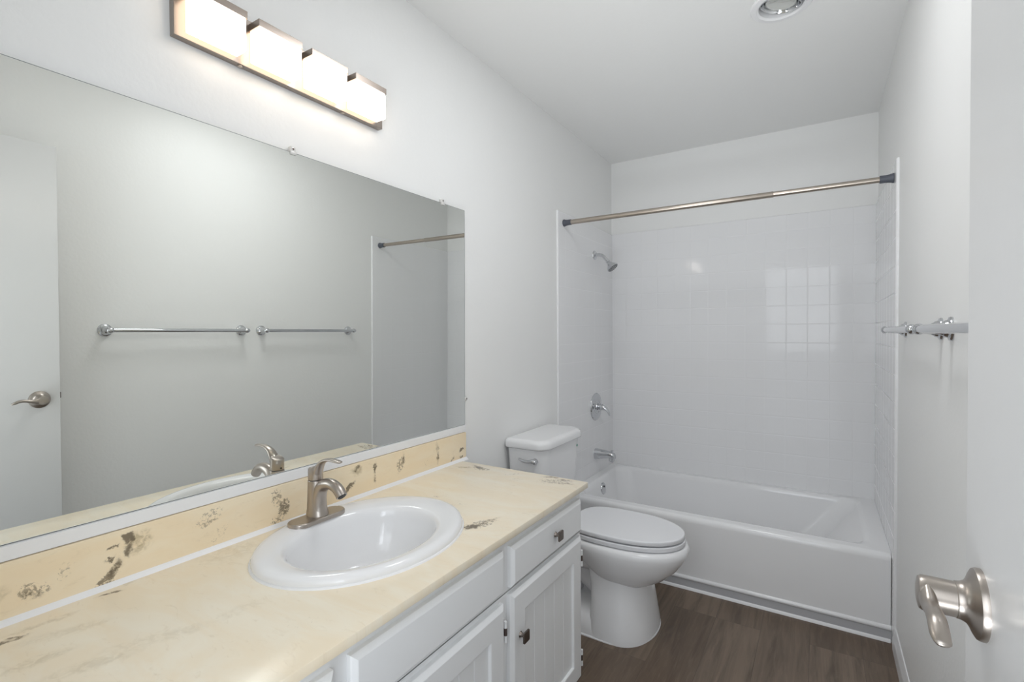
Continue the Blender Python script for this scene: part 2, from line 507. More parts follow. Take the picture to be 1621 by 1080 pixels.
def raised_panel(y0, y1, z0, z1, x=VX, t=0.018, ch=0.009):
    """slab front with a chamfered border"""
    bm = B()
    def rect(d, xx): return [Vector((xx, y0+d, z0+d)), Vector((xx, y1-d, z0+d)), Vector((xx, y1-d, z1-d)), Vector((xx, y0+d, z1-d))]
    loft(bm, [rect(0, x), rect(0, x+t-0.008), rect(0.002, x+t-0.006), rect(ch, x+t-0.001), rect(ch+0.002, x+t)])
    return bm

def bead_door(y0, y1, z0, z1, st=0.068, pitch=0.0625, x=VX, t=0.018):
    """frame with chamfered border and a recessed tongue-and-groove panel"""
    bm = B()
    def rect(d, xx): return [Vector((xx, y0+d, z0+d)), Vector((xx, y1-d, z0+d)), Vector((xx, y1-d, z1-d)), Vector((xx, y0+d, z1-d))]
    loft(bm, [rect(0, x), rect(0, x+t-0.008), rect(0.002, x+t-0.006), rect(0.010, x+t-0.001), rect(0.012, x+t), rect(st-0.004, x+t), rect(st-0.002, x+t-0.001), rect(st, x+t-0.008)], True, False)
    py0, py1, pz0, pz1 = y0+st, y1-st, z0+st, z1-st
    n = max(1, round((py1-py0)/pitch))
    xs = x+t-0.008
    pts = [(py0, xs)]
    for k in range(1, n):
        yy = py0 + (py1-py0)*k/n
        pts += [(yy-0.0018, xs), (yy, xs-0.003), (yy+0.0018, xs)]
    pts.append((py1, xs))
    lo = [bm.verts.new((xx, yy, pz0)) for yy, xx in pts]
    hi = [bm.verts.new((xx, yy, pz1)) for yy, xx in pts]
    for i in range(len(pts)-1): bm.faces.new((lo[i], lo[i+1], hi[i+1], hi[i]))
    return bm

def knob(y, z, parent, x=VX+0.018):
    bm = B()
    lathe(bm, [(0.0085, 0.0), (0.0075, 0.002), (0.0055, 0.006), (0.0052, 0.013), (0.0065, 0.017)], (x-0.0005, y, z), (1, 0, 0), 20)
    s = 0.0145
    loops = []
    for xx, d in ((x+0.0155, 0.002), (x+0.0165, 0.0), (x+0.0205, 0.0), (x+0.0215, 0.0015)):
        loops.append([Vector((xx, y + p.x, z + p.y)) for p in rrect(-s+d, s-d, -s+d, s-d, 0.0035, 0, 4)])
    loft(bm, loops)
    return obj('knob', bm, M_KNOB, parent, cl)

def hinge(y, z, parent):
    bm = B()
    lathe(bm, [(0.003, 0), (0.0042, 0.001), (0.0042, 0.018), (0.003, 0.019)], (VX+0.012, y, z-0.028), (0, 0, 1), 14)
    lathe(bm, [(0.003, 0), (0.0042, 0.001), (0.0042, 0.018), (0.003, 0.019)], (VX+0.012, y, z+0.009), (0, 0, 1), 14)
    box(bm, VX, VX+0.003, y-0.004, y+0.010, z-0.028, z+0.028)
    h = obj('hinge', bm, M_CAB, parent, cl)
    bm = lathe(B(), [(0.0045, 0), (0.0045, 0.018)], (VX+0.012, y, z-0.009), (0, 0, 1), 14)
    obj('hinge_knuckle', bm, M_DARK, parent, cl)
    return h

def drawer(y0, y1, z0, z1, ky):
    d = obj('drawer_front', raised_panel(y0, y1, z0, z1), M_CAB, cab, cl, smooth=False)
    if ky is not None: knob(ky, (z0+z1)/2+0.004, d)
    return d
drawer(1.079, 1.517, 0.600, 0.709, 1.320)
drawer(0.060, 0.527, 0.600, 0.709, 0.290)
ff = obj('false_front', raised_panel(0.562, 1.043, 0.602, 0.712), M_CAB, cab, cl, smooth=False)
d1 = obj('cabinet_door', bead_door(1.074, 1.517, 0.105, 0.584), M_CAB, cab, cl, smooth=False)
knob(1.114, 0.462, d1); hinge(1.524, 0.505, d1); hinge(1.524, 0.165, d1)
d2 = obj('cabinet_door', bead_door(0.562, 1.043, 0.105, 0.576), M_CAB, cab, cl, smooth=False)
knob(0.600, 0.462, d2); hinge(1.050, 0.500, d2); hinge(1.050, 0.165, d2)
d3 = obj('cabinet_door', bead_door(0.060, 0.527, 0.105, 0.576), M_CAB, cab, cl, smooth=False)
knob(0.490, 0.462, d3); hinge(0.053, 0.500, d3)

# ------------------------------------------------------------------ cream counter with backsplash
ol = (0.28, 0.75, 0.738)
YE = 1.553                             # free end of the counter
counter = thing('vanity_countertop', 'cream marble vanity countertop with dark veins, holding the oval sink', 'countertop', ol)
# marks seen on the top: u = x, v = y
top_marks = [
    (0.462, 1.034, 0.036, 0.022, 60, 1.15, 'dark'), (0.478, 1.085, 0.060, 0.012, 75, 0.75, 'dark'), (0.470, 1.06, 0.09, 0.035, 70, 0.8, 'speck'),
    (0.436, 1.535, 0.055, 0.011, 15, 0.85, 'dark'), (0.490, 1.530, 0.040, 0.009, 10, 0.9, 'dark'), (0.515, 1.500, 0.030, 0.008, 0, 0.9, 'dark'), (0.47, 1.50, 0.10, 0.045, 20, 0.75, 'speck'),
    (0.300, 1.500, 0.050, 0.018, 40, 0.6, 'speck'), (0.137, 1.510, 0.055, 0.018, -20, 0.9, 'dark'), (0.090, 1.480, 0.040, 0.016, 10, 0.8, 'tan'), (0.16, 1.50, 0.07, 0.03, 0, 0.8, 'speck'),
    (0.228, 1.170, 0.055, 0.014, 60, 0.6, 'speck'), (0.325, 1.150, 0.05, 0.02, 40, 0.5, 'speck'), (0.342, 1.444, 0.05, 0.02, 50, 0.5, 'speck'), (0.40, 1.30, 0.06, 0.02, 60, 0.35, 'speck'),
    (0.030, 0.435, 0.030, 0.013, 80, 0.34, 'tan'), (0.052, 0.395, 0.030, 0.009, 70, 0.9, 'dark'), (0.090, 0.240, 0.040, 0.012, 80, 0.9, 'dark'), (0.075, 0.29, 0.07, 0.011, 85, 0.34, 'tan'),
    (0.140, 0.30, 0.08, 0.023, 70, 0.21, 'tan'), (0.296, 0.377, 0.10, 0.023, 65, 0.21, 'tan'), (0.284, 0.295, 0.08, 0.023, 70, 0.25, 'tan'), (0.33, 0.50, 0.06, 0.023, 80, 0.15, 'tan'),
    (0.465, 0.534, 0.06, 0.02, 70, 0.35, 'speck'), (0.20, 0.25, 0.06, 0.019, 80, 0.29, 'tan'), (0.07, 0.62, 0.10, 0.067, 80, 0.19, 'tan'),
]
# marks seen on the backsplash: u = y, v = z
bs_marks = [
    (0.438, 0.846, 0.017, 0.020, 0, 1.25, 'dark'), (0.436, 0.822, 0.012, 0.020, 0, 0.9, 'dark'), (0.458, 0.835, 0.03, 0.03, 0, 0.75, 'tan'), (0.409, 0.832, 0.016, 0.006, 15, 0.95, 'dark'), (0.405, 0.813, 0.014, 0.005, 10, 1.0, 'dark'),
    (0.412, 0.792, 0.030, 0.014, 55, 0.9, 'dark'), (0.40, 0.778, 0.04, 0.02, 40, 1.0, 'speck'), (0.285, 0.795, 0.026, 0.010, -30, 0.75, 'dark'), (0.29, 0.80, 0.04, 0.02, -20, 0.8, 'speck'),
    (0.337, 0.820, 0.03, 0.015, 60, 0.6, 'speck'), (0.595, 0.835, 0.05, 0.025, 20, 0.7, 'speck'), (0.765, 0.838, 0.035, 0.024, 90, 0.8, 'speck'), (0.785, 0.805, 0.04, 0.03, 70, 1.0, 'speck'), (0.765, 0.775, 0.03, 0.02, 0, 0.8, 'speck'),
    (1.033, 0.852, 0.020, 0.014, 40, 1.0, 'dark'), (1.030, 0.845, 0.03, 0.02, 0, 0.6, 'tan'), (1.005, 0.800, 0.034, 0.010, 40, 1.05, 'dark'), (1.104, 0.830, 0.034, 0.007, 88, 0.95, 'dark'), (1.104, 0.80, 0.02, 0.008, 90, 0.8, 'dark'),
    (1.229, 0.832, 0.03, 0.010, 75, 0.7, 'dark'), (1.22, 0.82, 0.05, 0.03, 60, 0.8, 'speck'), (1.413, 0.80, 0.034, 0.009, 92, 0.95, 'dark'), (1.41, 0.84, 0.03, 0.012, 90, 0.7, 'dark'),
    (1.555, 0.80, 0.022, 0.011, 20, 1.0, 'dark'), (1.555, 0.772, 0.022, 0.008, 10, 1.0, 'dark'), (1.50, 0.775, 0.02, 0.007, 60, 0.9, 'dark'), (1.35, 0.80, 0.05, 0.02, 60, 0.4, 'speck'),
    (0.62, 0.79, 0.05, 0.02, 40, 0.5, 'speck'), (0.22, 0.80, 0.05, 0.02, 30, 0.6, 'tan'),
]
M_TOP = mat_marble('cream_marble_top', ol, ('X', 'Y'), top_marks, (0.95, 0.87, 0.715), (0.93, 0.81, 0.62))
M_SPLASH = mat_marble('cream_marble_splash', ol, ('Y', 'Z'), bs_marks, (0.96, 0.83, 0.62), (0.94, 0.78, 0.55))
# slab with an oval opening for the bowl
SX, SY, SA, SB = 0.273, 0.847, 0.218, 0.271
def plate_with_hole(x0, x1, y0, y1, z0, z1, hole, bev):
    bm = B()
    o_ = [bm.verts.new(p) for p in ((x0, y0, z1), (x1, y0, z1), (x1, y1, z1), (x0, y1, z1))]
    h_ = [bm.verts.new((p.x, p.y, z1)) for p in hole]
    n = len(h_)
    oe = [bm.edges.new((o_[i], o_[(i+1) % 4])) for i in range(4)]
    he = [bm.edges.new((h_[i], h_[(i+1) % n])) for i in range(n)]
    bmesh.ops.triangle_fill(bm, use_beauty=True, edges=oe+he)
    c = Vector((sum(p.x for p in hole)/n, sum(p.y for p in hole)/n, z1))
    for f in [f for f in bm.faces if all(v in h_ for v in f.verts)]: bm.faces.remove(f)
    ex = bmesh.ops.extrude_face_region(bm, geom=list(bm.faces))
    bmesh.ops.translate(bm, verts=[g for g in ex['geom'] if isinstance(g, bmesh.types.BMVert)], vec=(0, 0, z0-z1))
    es = [e for e in bm.edges if all(abs(v.co.x-x1) < 1e-6 for v in e.verts) or all(abs(v.co.y-y1) < 1e-6 for v in e.verts)]
    bmesh.ops.bevel(bm, geom=es, offset=bev, segments=2, affect='EDGES', profile=0.5)
    return bm
obj('slab', plate_with_hole(0.001, 0.569, YF+0.002, YE, 0.738, ZC, ell(SX, SY, SA-0.02, SB-0.02, ZC), 0.0025), M_TOP, counter, ol)
obj('backsplash', box(B(), 0.001, 0.021, YF+0.002, 1.588, ZC, 0.8665, 0.0015), M_SPLASH, counter, ol)
cb = prism(B(), [(0.020, ZC-0.001), (0.032, ZC-0.001), (0.028, ZC+0.0035), (0.0235, ZC+0.0075), (0.020, ZC+0.010)], 'y', YF+0.002, 1.588)
o = obj('caulk_bead', cb, M_CAULK, counter, ol); o['label'] = 'white caulk bead along the foot of the backsplash'

# ------------------------------------------------------------------ oval sink
sl = (SX, SY, ZC)
sink = thing('bathroom_sink', 'white oval drop-in sink set into the cream counter', 'sink', sl)
bx, by, ba, bb = 0.290, 0.830, 0.158, 0.196
loops = [ell(SX, SY, SA, SB, ZC+0.0005), ell(SX, SY, SA+0.001, SB+0.001, ZC+0.007), ell(SX, SY, SA-0.002, SB-0.002, ZC+0.0145), ell(SX, SY, SA-0.008, SB-0.008, ZC+0.019), ell(SX, SY, SA-0.018, SB-0.018, ZC+0.021)]
loops += [ell((SX+bx)/2, (SY+by)/2, (SA+ba)/2, (SB+bb)/2, ZC+0.0205), ell(bx, by, ba+0.008, bb+0.008, ZC+0.0190), ell(bx, by, ba, bb, ZC+0.0155), ell(bx, by, ba-0.006, bb-0.006, ZC+0.006)]
for s, z in ((0.955, -0.008), (0.925, -0.028), (0.885, -0.055), (0.82, -0.085), (0.72, -0.108), (0.58, -0.124), (0.40, -0.134), (0.22, -0.139), (0.13, -0.141)):
    loops.append(ell(bx-0.01*(1-s), by, ba*s, bb*s, ZC+z))
outer = []
for s, z in ((0.13, -0.150), (0.6, -0.140), (0.9, -0.09), (0.97, -0.02)):
    outer.append(ell(bx-0.01*(1-s), by, (ba+0.006)*s, (bb+0.006)*s, ZC+z))
outer.append(ell(SX, SY, SA-0.022, SB-0.022, ZC+0.0005))
bm = loft(B(), loops + outer, False, False)
obj('basin', bm, M_PORC, sink, sl, ang=100)
o = obj('caulk_ring', loft(B(), [ell(SX, SY, SA+0.005, SB+0.005, ZC-0.0002), ell(SX, SY, SA+0.0035, SB+0.0035, ZC+0.003), ell(SX, SY, SA-0.002, SB-0.002, ZC+0.005), ell(SX, SY, SA-0.004, SB-0.004, ZC-0.0002)], False, False), M_CAULK, sink, sl)
bm = lathe(B(), [(0.021, -0.142), (0.0225, -0.1395), (0.021, -0.1375), (0.016, -0.1385)], (bx-0.009, by, ZC), (0, 0, 1), 32)
lathe(bm, [(0.014, -0.139), (0.014, -0.1345), (0.011, -0.133), (0.002, -0.1325)], (bx-0.009, by, ZC), (0, 0, 1), 32)
obj('drain', bm, M_NICKEL, sink, sl)

# ------------------------------------------------------------------ faucet
FX, FY, FZ = 0.100, 0.8315, ZC+0.0208
fl = (FX, FY, FZ)
faucet = thing('sink_faucet', 'brushed nickel single-lever faucet standing on the sink rim', 'faucet', fl)
def stadium(cx, cy, hw, hl, z, seg=14):
    out = []
    for k in range(seg+1):
        a = math.pi*k/seg
        out.append(Vector((cx+hw*math.cos(a), cy+(hl-hw)+hw*math.sin(a), z)))
    for k in range(seg+1):
        a = math.pi + math.pi*k/seg
        out.append(Vector((cx+hw*math.cos(a), cy-(hl-hw)+hw*math.sin(a), z)))
    return out
px, py = 0.107, 0.8255
obj('base_plate', loft(B(), [stadium(px, py, 0.031, 0.081, FZ-0.002), stadium(px, py, 0.031, 0.081, FZ+0.005), stadium(px, py, 0.0295, 0.0795, FZ+0.0075), stadium(px, py, 0.027, 0.077, FZ+0.0085)]), M_NICKEL, faucet, fl)
def oval(cx, cy, rx, ry, z): return ell(cx, cy, rx, ry, z, 40)
bm = loft(B(), [oval(FX, FY, 0.0315, 0.0275, FZ+0.008), oval(FX, FY, 0.0310, 0.0270, FZ+0.012), oval(FX-0.001, FY, 0.0285, 0.0245, FZ+0.024), oval(FX-0.003, FY, 0.0255, 0.0225, FZ+0.045), oval(FX-0.005, FY, 0.0228, 0.0210, FZ+0.070), oval(FX-0.006, FY, 0.0205, 0.0200, FZ+0.098), oval(FX-0.006, FY, 0.0195, 0.0192, FZ+0.0995)])
obj('body', bm, M_NICKEL, faucet, fl)
bm = tube(B(), [(FX+0.003, FY, FZ+0.010), (FX+0.004, FY, FZ+0.036), (FX+0.010, FY, FZ+0.066), (FX+0.026, FY, FZ+0.088), (FX+0.054, FY, FZ+0.097), (FX+0.082, FY, FZ+0.090), (FX+0.100, FY, FZ+0.072)],
          [(0.0245, 0.0275), (0.021, 0.0235), (0.018, 0.020), (0.0165, 0.0165), (0.0155, 0.014), (0.015, 0.0135), (0.0145, 0.013)], 28, 7, up=(0, 1, 0))
sp = obj('spout', bm, M_NICKEL, faucet, fl)
ax = Vector((0.018, 0, -0.018)).normalized()
obj('aerator', lathe(B(), [(0.0105, -0.002), (0.0105, 0.0015)], (FX+0.100, FY, FZ+0.072), (0.7, 0, -0.7), 24), M_BLACK, sp)
bm = B()
hx = FX-0.006
loft(bm, [oval(hx, FY, 0.0190, 0.0188, FZ+0.1015), oval(hx, FY, 0.0195, 0.0193, FZ+0.103), oval(hx-0.001, FY, 0.0195, 0.0185, FZ+0.121)])
# slanted cap of the handle
lp = []
for s, dz in ((1.0, 0.0), (0.97, 0.012), (0.80, 0.0155)):
    lp.append([Vector((hx-0.001+(p.x-hx+0.001)*s, FY+(p.y-FY)*s, FZ+0.121+dz+0.25*(p.x-hx)*(dz/0.0155))) for p in oval(hx-0.001, FY, 0.0195, 0.0185, 0)])
loft(bm, lp)
tube(bm, [(hx+0.006, FY, FZ+0.114), (hx+0.016, FY, FZ+0.136), (hx+0.032, FY, FZ+0.152), (hx+0.056, FY, FZ+0.160), (hx+0.080, FY, FZ+0.1605), (hx+0.098, FY, FZ+0.159)],
     [(0.0155, 0.012), (0.014, 0.009), (0.0115, 0.0055), (0.0095, 0.0042), (0.0095, 0.004), (0.0085, 0.0035)], 24, 6, up=(0, 1, 0), round_end=True)
hd = obj('handle', bm, M_NICKEL, faucet, fl)
obj('set_screw_hole', lathe(B(), [(0.0026, 0), (0.0026, 0.001)], (hx-0.0196, FY, FZ+0.107), (-1, 0, 0), 14), M_BLACK, hd)

# ------------------------------------------------------------------ mirror
ml = (0.0, 0.78, 0.8946)
mirror = thing('wall_mirror', 'wide frameless mirror clipped to the left wall above the counter', 'mirror', ml)
bm = box(B(), 0.0005, 0.0065, YF+0.02, 1.5995, 0.8946, 1.7665)
bm.faces.ensure_lookup_table()
for f in bm.faces:
    f.material_index = 1
front = [f for f in bm.faces if f.calc_center_median().x > 0.006]
bmesh.ops.inset_region(bm, faces=front, thickness=0.0016)      # the dark seamed border
front[0].material_index = 0
for v in bm.verts: v.co.x += 0.0064*(v.co.z-0.8946)            # stands on the strip and leans out a little at the top
obj('mirror_glass', bm, [M_MIRROR, M_MEDGE], mirror, ml, smooth=False)
def clip(y, z, side):
    bm = B()
    if side == 'top':
        box(bm, 0.0005, 0.014, y-0.0075, y+0.0075, z+0.0005, z+0.016, 0.002)
        box(bm, 0.0124, 0.0155, y-0.009, y+0.009, z-0.007, z+0.003, 0.0012)
        s = (0.0135, y, z+0.009)
    else:
        lathe(bm, [(0.009, 0.0005), (0.009, 0.008), (0.006, 0.0105), (0.001, 0.011)], (0, y+0.002, z), (1, 0, 0), 20)
        s = (0.0105, y+0.002, z)
    c = obj('mirror_clip', bm, M_CLIP, mirror, ml)
    obj('clip_screw', lathe(B(), [(0.0028, 0), (0.0028, 0.001)], s, (1, 0, 0), 12), M_DARK, c)
clip(0.832, 1.7665, 'top'); clip(1.463, 1.7665, 'top'); clip(0.20, 1.7665, 'top'); clip(1.604, 1.000, 'side')

# ------------------------------------------------------------------ vanity light bar
vl = (0.0, 0.845, 1.94)
vlight = thing('vanity_light', 'satin nickel vanity light bar with four lit square glass shades above the mirror', 'wall light', vl)
bp_ = obj('back_plate', box(B(), 0.0005, 0.020, 0.538, 1.152, 1.938, 2.057, 0.0012), M_PLATE, vlight, vl)
for y in (0.69, 1.0):
    obj('plate_screw', lathe(B(), [(0.006, 0), (0.006, 0.003), (0.003, 0.0045)], (0.011, y, 1.9385), (0, 0, -1), 16), M_NICKEL, bp_)
for k in range(4):
    yc = 0.619 + 0.1492*k
    bm = box(B(), 0.0215, 0.064, yc-0.058, yc+0.058, 1.950, 2.0285, 0.002)
    for f in bm.faces: f.material_index = 0 if f.calc_center_median().x > 0.0635 else 1
    g = obj('glass_shade', bm, [M_SHADE, M_SHADE_SIDE], vlight, vl)
    obj('shade_cap', box(B(), 0.0195, 0.0665, yc-0.0605, yc+0.0605, 2.0285, 2.0465, 0.001), M_PLATE, g, vl)

# ------------------------------------------------------------------ towel bars on the right wall
def towel_bar(y0, y1, z, label):
    base = (W, (y0+y1)/2, z)
    t = thing('towel_bar', label, 'towel bar', base, 'towel bars on the right wall')
    for y, s in ((y0, -1), (y1, 1)):
        bm = B()
        lathe(bm, [(0.0285, 0.0), (0.0285, 0.003), (0.027, 0.006), (0.022, 0.008), (0.0205, 0.010), (0.0195, 0.014), (0.0165, 0.017), (0.0135, 0.022), (0.0118, 0.035), (0.0112, 0.050), (0.0110, 0.060)], (W, y, z), (-1, 0, 0), 36)
        # rounded knuckle that takes the bar
        prof = [(0.0135*math.sin(math.pi*i/14), 0.0135*(1-math.cos(math.pi*i/14))) for i in range(15)]
        lathe(bm, [(r, h*1.25-0.0165) for r, h in prof], (W-0.060, y, z), (0, 1, 0), 28)
        obj('post', bm, M_CHROME, t, base)
    obj('bar', lathe(B(), [(0.0095, 0), (0.0095, y1-y0)], (W-0.060, y0, z), (0, 1, 0), 28), M_CHROME, t, base)
    return t
towel_bar(0.899, 1.511, 1.272, 'chrome towel bar nearer the open door on the right wall')
towel_bar(1.625, 2.237, 1.272, 'chrome towel bar nearer the bathtub on the right wall')

# ------------------------------------------------------------------ bathtub
tl = (W/2, (YTUB+D)/2, 0.0)
tub = thing('bathtub', 'white enamel bathtub filling the tiled alcove', 'bathtub', tl)
X0, X1, YB = T+0.0005, W-T-0.0005, D-T-0.0005
RZ = 0.356
def tl_(ix0, ix1, iy0, iy1, r, z): return rrect(X0+ix0, X1-ix1, YTUB+iy0, YB-iy1, r, z, 8)
loops = [tl_(0, 0, 0.0, 0, 0.004, 0.052), tl_(0, 0, 0.0, 0, 0.004, RZ-0.030), tl_(0, 0, 0.003, 0, 0.004, RZ-0.014), tl_(0, 0, 0.010, 0, 0.006, RZ-0.004), tl_(0, 0, 0.022, 0, 0.008, RZ),
         tl_(0.045, 0.060, 0.060, 0.030, 0.05, RZ), tl_(0.056, 0.074, 0.072, 0.040, 0.07, RZ-0.003), tl_(0.064, 0.085, 0.080, 0.047, 0.08, RZ-0.012), tl_(0.070, 0.098, 0.085, 0.052, 0.09, RZ-0.03),
         tl_(0.085, 0.16, 0.095, 0.062, 0.10, 0.25), tl_(0.105, 0.24, 0.107, 0.074, 0.11, 0.14), tl_(0.125, 0.29, 0.122, 0.088, 0.12, 0.085), tl_(0.16, 0.33, 0.15, 0.115, 0.12, 0.058), tl_(0.22, 0.40, 0.20, 0.16, 0.12, 0.050)]
bm = loft(B(), loops, False, True)
# rolled foot of the apron and the recess below it
prof = [(YTUB+0.004, 0.066), (YTUB-0.002, 0.064), (YTUB-0.007, 0.058), (YTUB-0.008, 0.051), (YTUB-0.004, 0.045), (YTUB+0.006, 0.043), (YTUB+0.02, 0.05)]
prism(bm, prof, 'x', X0, X1)
obj('shell', bm, M_TUB, tub, tl, ang=50)
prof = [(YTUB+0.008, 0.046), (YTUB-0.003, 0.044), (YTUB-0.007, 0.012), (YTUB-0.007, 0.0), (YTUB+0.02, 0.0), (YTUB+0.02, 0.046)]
o = obj('toe_recess', prism(B(), prof, 'x', X0, X1), M_RECESS, tub, tl); o['label'] = 'toe recess under the apron, its shade painted grey'
prof = [(YTUB-0.006, 0.013), (YTUB-0.011, 0.010), (YTUB-0.014, 0.005), (YTUB-0.015, 0.0), (YTUB-0.006, 0.0)]
o = obj('caulk_bead', prism(B(), prof, 'x', X0+0.012, X1-0.003), M_CAULK, tub, tl); o['label'] = 'white caulk bead along the floor'
bm = lathe(B(), [(0.036, 0.0), (0.036, 0.004), (0.033, 0.008), (0.026, 0.0095), (0.002, 0.010)], (X0+0.075, 2.902, 0.290), (1, 0, 0.13), 36)
ov = obj('overflow_plate', bm, M_CHROME, tub, tl); ov['label'] = 'round chrome overflow plate'
obj('trip_screw', lathe(B(), [(0.006, 0), (0.006, 0.002), (0.003, 0.003)], (X0+0.085, 2.902, 0.305), (1, 0, 0.13), 16), M_CHROME_D, ov)

# ------------------------------------------------------------------ tub spout, mixing valve, shower head on the left tile
YS = 2.968
bl = (T, YS, 0.487)
spout = thing('tub_spout', 'chrome bathtub spout on the tiled left wall, below the valve', 'spout', bl)
def sec(x, zc, hw, hh, r):
    return [Vector((x, YS+p.x, zc+p.y)) for p in rrect(-hw, hw, -hh, hh, r, 0, 6)]
bm = loft(B(), [sec(T, 0.487, 0.033, 0.034, 0.030), sec(T+0.006, 0.487, 0.033, 0.034, 0.030), sec(T+0.05, 0.489, 0.028, 0.0275, 0.024), sec(T+0.092, 0.490, 0.024, 0.021, 0.018), sec(T+0.112, 0.489, 0.0225, 0.019, 0.016), sec(T+0.126, 0.485, 0.020, 0.017, 0.014), sec(T+0.132, 0.480, 0.015, 0.011, 0.009)])
lathe(bm, [(0.017, 0.0), (0.0185, 0.004), (0.0185, 0.026)], (T+0.108, YS, 0.452), (0.08, 0, 1), 28)
obj('spout_body', bm, M_CHROME, spout, bl)
obj('spout_mouth', lathe(B(), [(0.0145, 0), (0.0145, 0.001)], (T+0.108, YS, 0.4515), (-0.08, 0, -1), 24), M_CHROME_D, spout, bl)
obj('diverter_knob', lathe(B(), [(0.0035, 0.0), (0.003, 0.010), (0.0075, 0.012), (0.0085, 0.0145), (0.0085, 0.0165), (0.003, 0.0175)], (T+0.112, YS, 0.503), (0, 0, 1), 20), M_CHROME, spout, bl)

vl2 = (T, 2.972, 0.790)
valve = thing('shower_valve', 'round chrome shower valve with curved lever on the tiled left wall', 'valve', vl2)
VYc, VZc = 2.972, 0.790
bm = lathe(B(), [(0.088, 0.0), (0.088, 0.003), (0.085, 0.007), (0.074, 0.0095), (0.050, 0.0105), (0.046, 0.0135), (0.043, 0.0105), (0.030, 0.0115), (0.0275, 0.015)], (T, VYc, VZc), (1, 0, 0), 64)
obj('escutcheon', bm, M_CHROME, valve, vl2, ang=25)
obj('sleeve', lathe(B(), [(0.021, 0), (0.021, 0.014), (0.019, 0.015), (0.019, 0.020), (0.0205, 0.021), (0.0205, 0.026)], (T+0.012, VYc, VZc), (1, 0, 0), 32), M_CHROME, valve, vl2)
bm = B()
tube(bm, [(T+0.036, VYc, VZc), (T+0.052, VYc, VZc-0.001), (T+0.070, VYc, VZc-0.010), (T+0.086, VYc, VZc-0.028), (T+0.094, VYc, VZc-0.048)],
     [(0.021, 0.021), (0.021, 0.019), (0.018, 0.0125), (0.014, 0.007), (0.011, 0.0045)], 28, 7, up=(0, 1, 0), round_end=True)
obj('valve_lever', bm, M_CHROME, valve, vl2)

sh = (T, YS-0.01, 1.762)
YH = YS-0.01
shower = thing('shower_fixture', 'chrome shower head on a bent arm high on the tiled left wall', 'shower head', sh)
obj('flange', lathe(B(), [(0.029, 0.0), (0.0285, 0.003), (0.024, 0.008), (0.014, 0.011), (0.0115, 0.0125)], (T, YH, 1.763), (1, 0, 0), 36), M_CHROME, shower, sh)
bm = tube(B(), [(T+0.004, YH, 1.763), (T+0.034, YH, 1.763), (T+0.056, YH, 1.755), (T+0.073, YH, 1.738), (T+0.088, YH, 1.719)], [0.0105]*5, 20, 6, up=(0, 1, 0))
obj('shower_arm', bm, M_CHROME, shower, sh)
ax = Vector((0.62, 0, -0.78)).normalized()
o0 = Vector((T+0.086, YH, 1.7215))
bm = lathe(B(), [(0.0115, 0.0), (0.0135, 0.002), (0.0135, 0.012), (0.0105, 0.0135), (0.0105, 0.018), (0.016, 0.021), (0.019, 0.029), (0.024, 0.036), (0.0335, 0.048), (0.0375, 0.056), (0.0375, 0.060), (0.035, 0.062)], o0, ax, 40)
hd = obj('head', bm, M_CHROME, shower, sh)
bm = lathe(B(), [(0.0345, 0.0615), (0.033, 0.0635), (0.020, 0.0645), (0.002, 0.065)], o0, ax, 40)
fp = obj('spray_face', bm, simple('spray_face_grey', (0.30, 0.31, 0.32), 0.25, 0.7), hd)
q = Vector((0, 0, 1)).rotation_difference(ax).to_matrix()
bm = B()
for rr_, n in ((0.0, 1), (0.012, 6), (0.022, 10), (0.029, 14)):
    for k in range(n):
        a = 2*math.pi*k/n
        lathe(bm, [(0.0016, 0.063), (0.0016, 0.066)], o0 + q @ Vector((rr_*math.cos(a), rr_*math.sin(a), 0)), ax, 8)
obj('nozzles', bm, M_BLACK, hd, sh)

# ------------------------------------------------------------------ shower rod
RY, RZ2 = 2.5165, 1.8866
rl = (W/2, RY, RZ2)
rod = thing('shower_rod', 'nickel tension shower rod spanning the tub alcove', 'curtain rod', rl)
bm = lathe(B(), [(0.0135, T+0.03), (0.0135, 1.055), (0.0125, 1.057)], (0, RY, RZ2), (1, 0, 0), 28)
obj('outer_tube', bm, M_ROD, rod, rl)
bm = lathe(B(), [(0.0118, 1.04), (0.0118, W-T-0.03)], (0, RY, RZ2), (1, 0, 0), 28)
obj('inner_tube', bm, M_ROD, rod, rl)
cp = [(0.0195, 0.0005), (0.020, 0.003), (0.0195, 0.006), (0.0185, 0.007), (0.0165, 0.016), (0.0155, 0.026), (0.0155, 0.046), (0.0145, 0.047)]
obj('end_cap', lathe(B(), cp, (T, RY, RZ2), (1, 0, 0), 32), M_RUBBER, rod, rl)
obj('end_cap', lathe(B(), cp, (W-T, RY, RZ2), (-1, 0, 0), 32), M_RUBBER, rod, rl)

# ------------------------------------------------------------------ recessed ceiling lamp (off)
cl2 = (LX, LY, H)
lamp = thing('recessed_ceiling_light', 'unlit recessed ceiling light with white ring and chrome bulb', 'ceiling light', cl2)
obj('trim_ring', lathe(B(), [(0.0755, -0.03), (0.101, -0.0005), (0.101, 0.003), (0.097, 0.007), (0.080, 0.009), (0.073, 0.004), (0.071, -0.02)], (LX, LY, H), (0, 0, -1), 56, False, False), M_TRIM, lamp, cl2)
obj('can', lathe(B(), [(0.074, -0.0), (0.074, -0.12), (0.002, -0.125)], (LX, LY, H), (0, 0, -1), 40, False, True), M_CHROME_D, lamp, cl2)
gx = Vector((-0.18, 0.12, -1)).normalized()
og = Vector((LX, LY-0.010, H+0.004))
bm = lathe(B(), [(0.050, -0.050), (0.064, 0.004), (0.067, 0.008), (0.067, 0.012), (0.064, 0.014), (0.061, 0.010), (0.056, -0.010), (0.040, -0.045)], og, gx, 48)
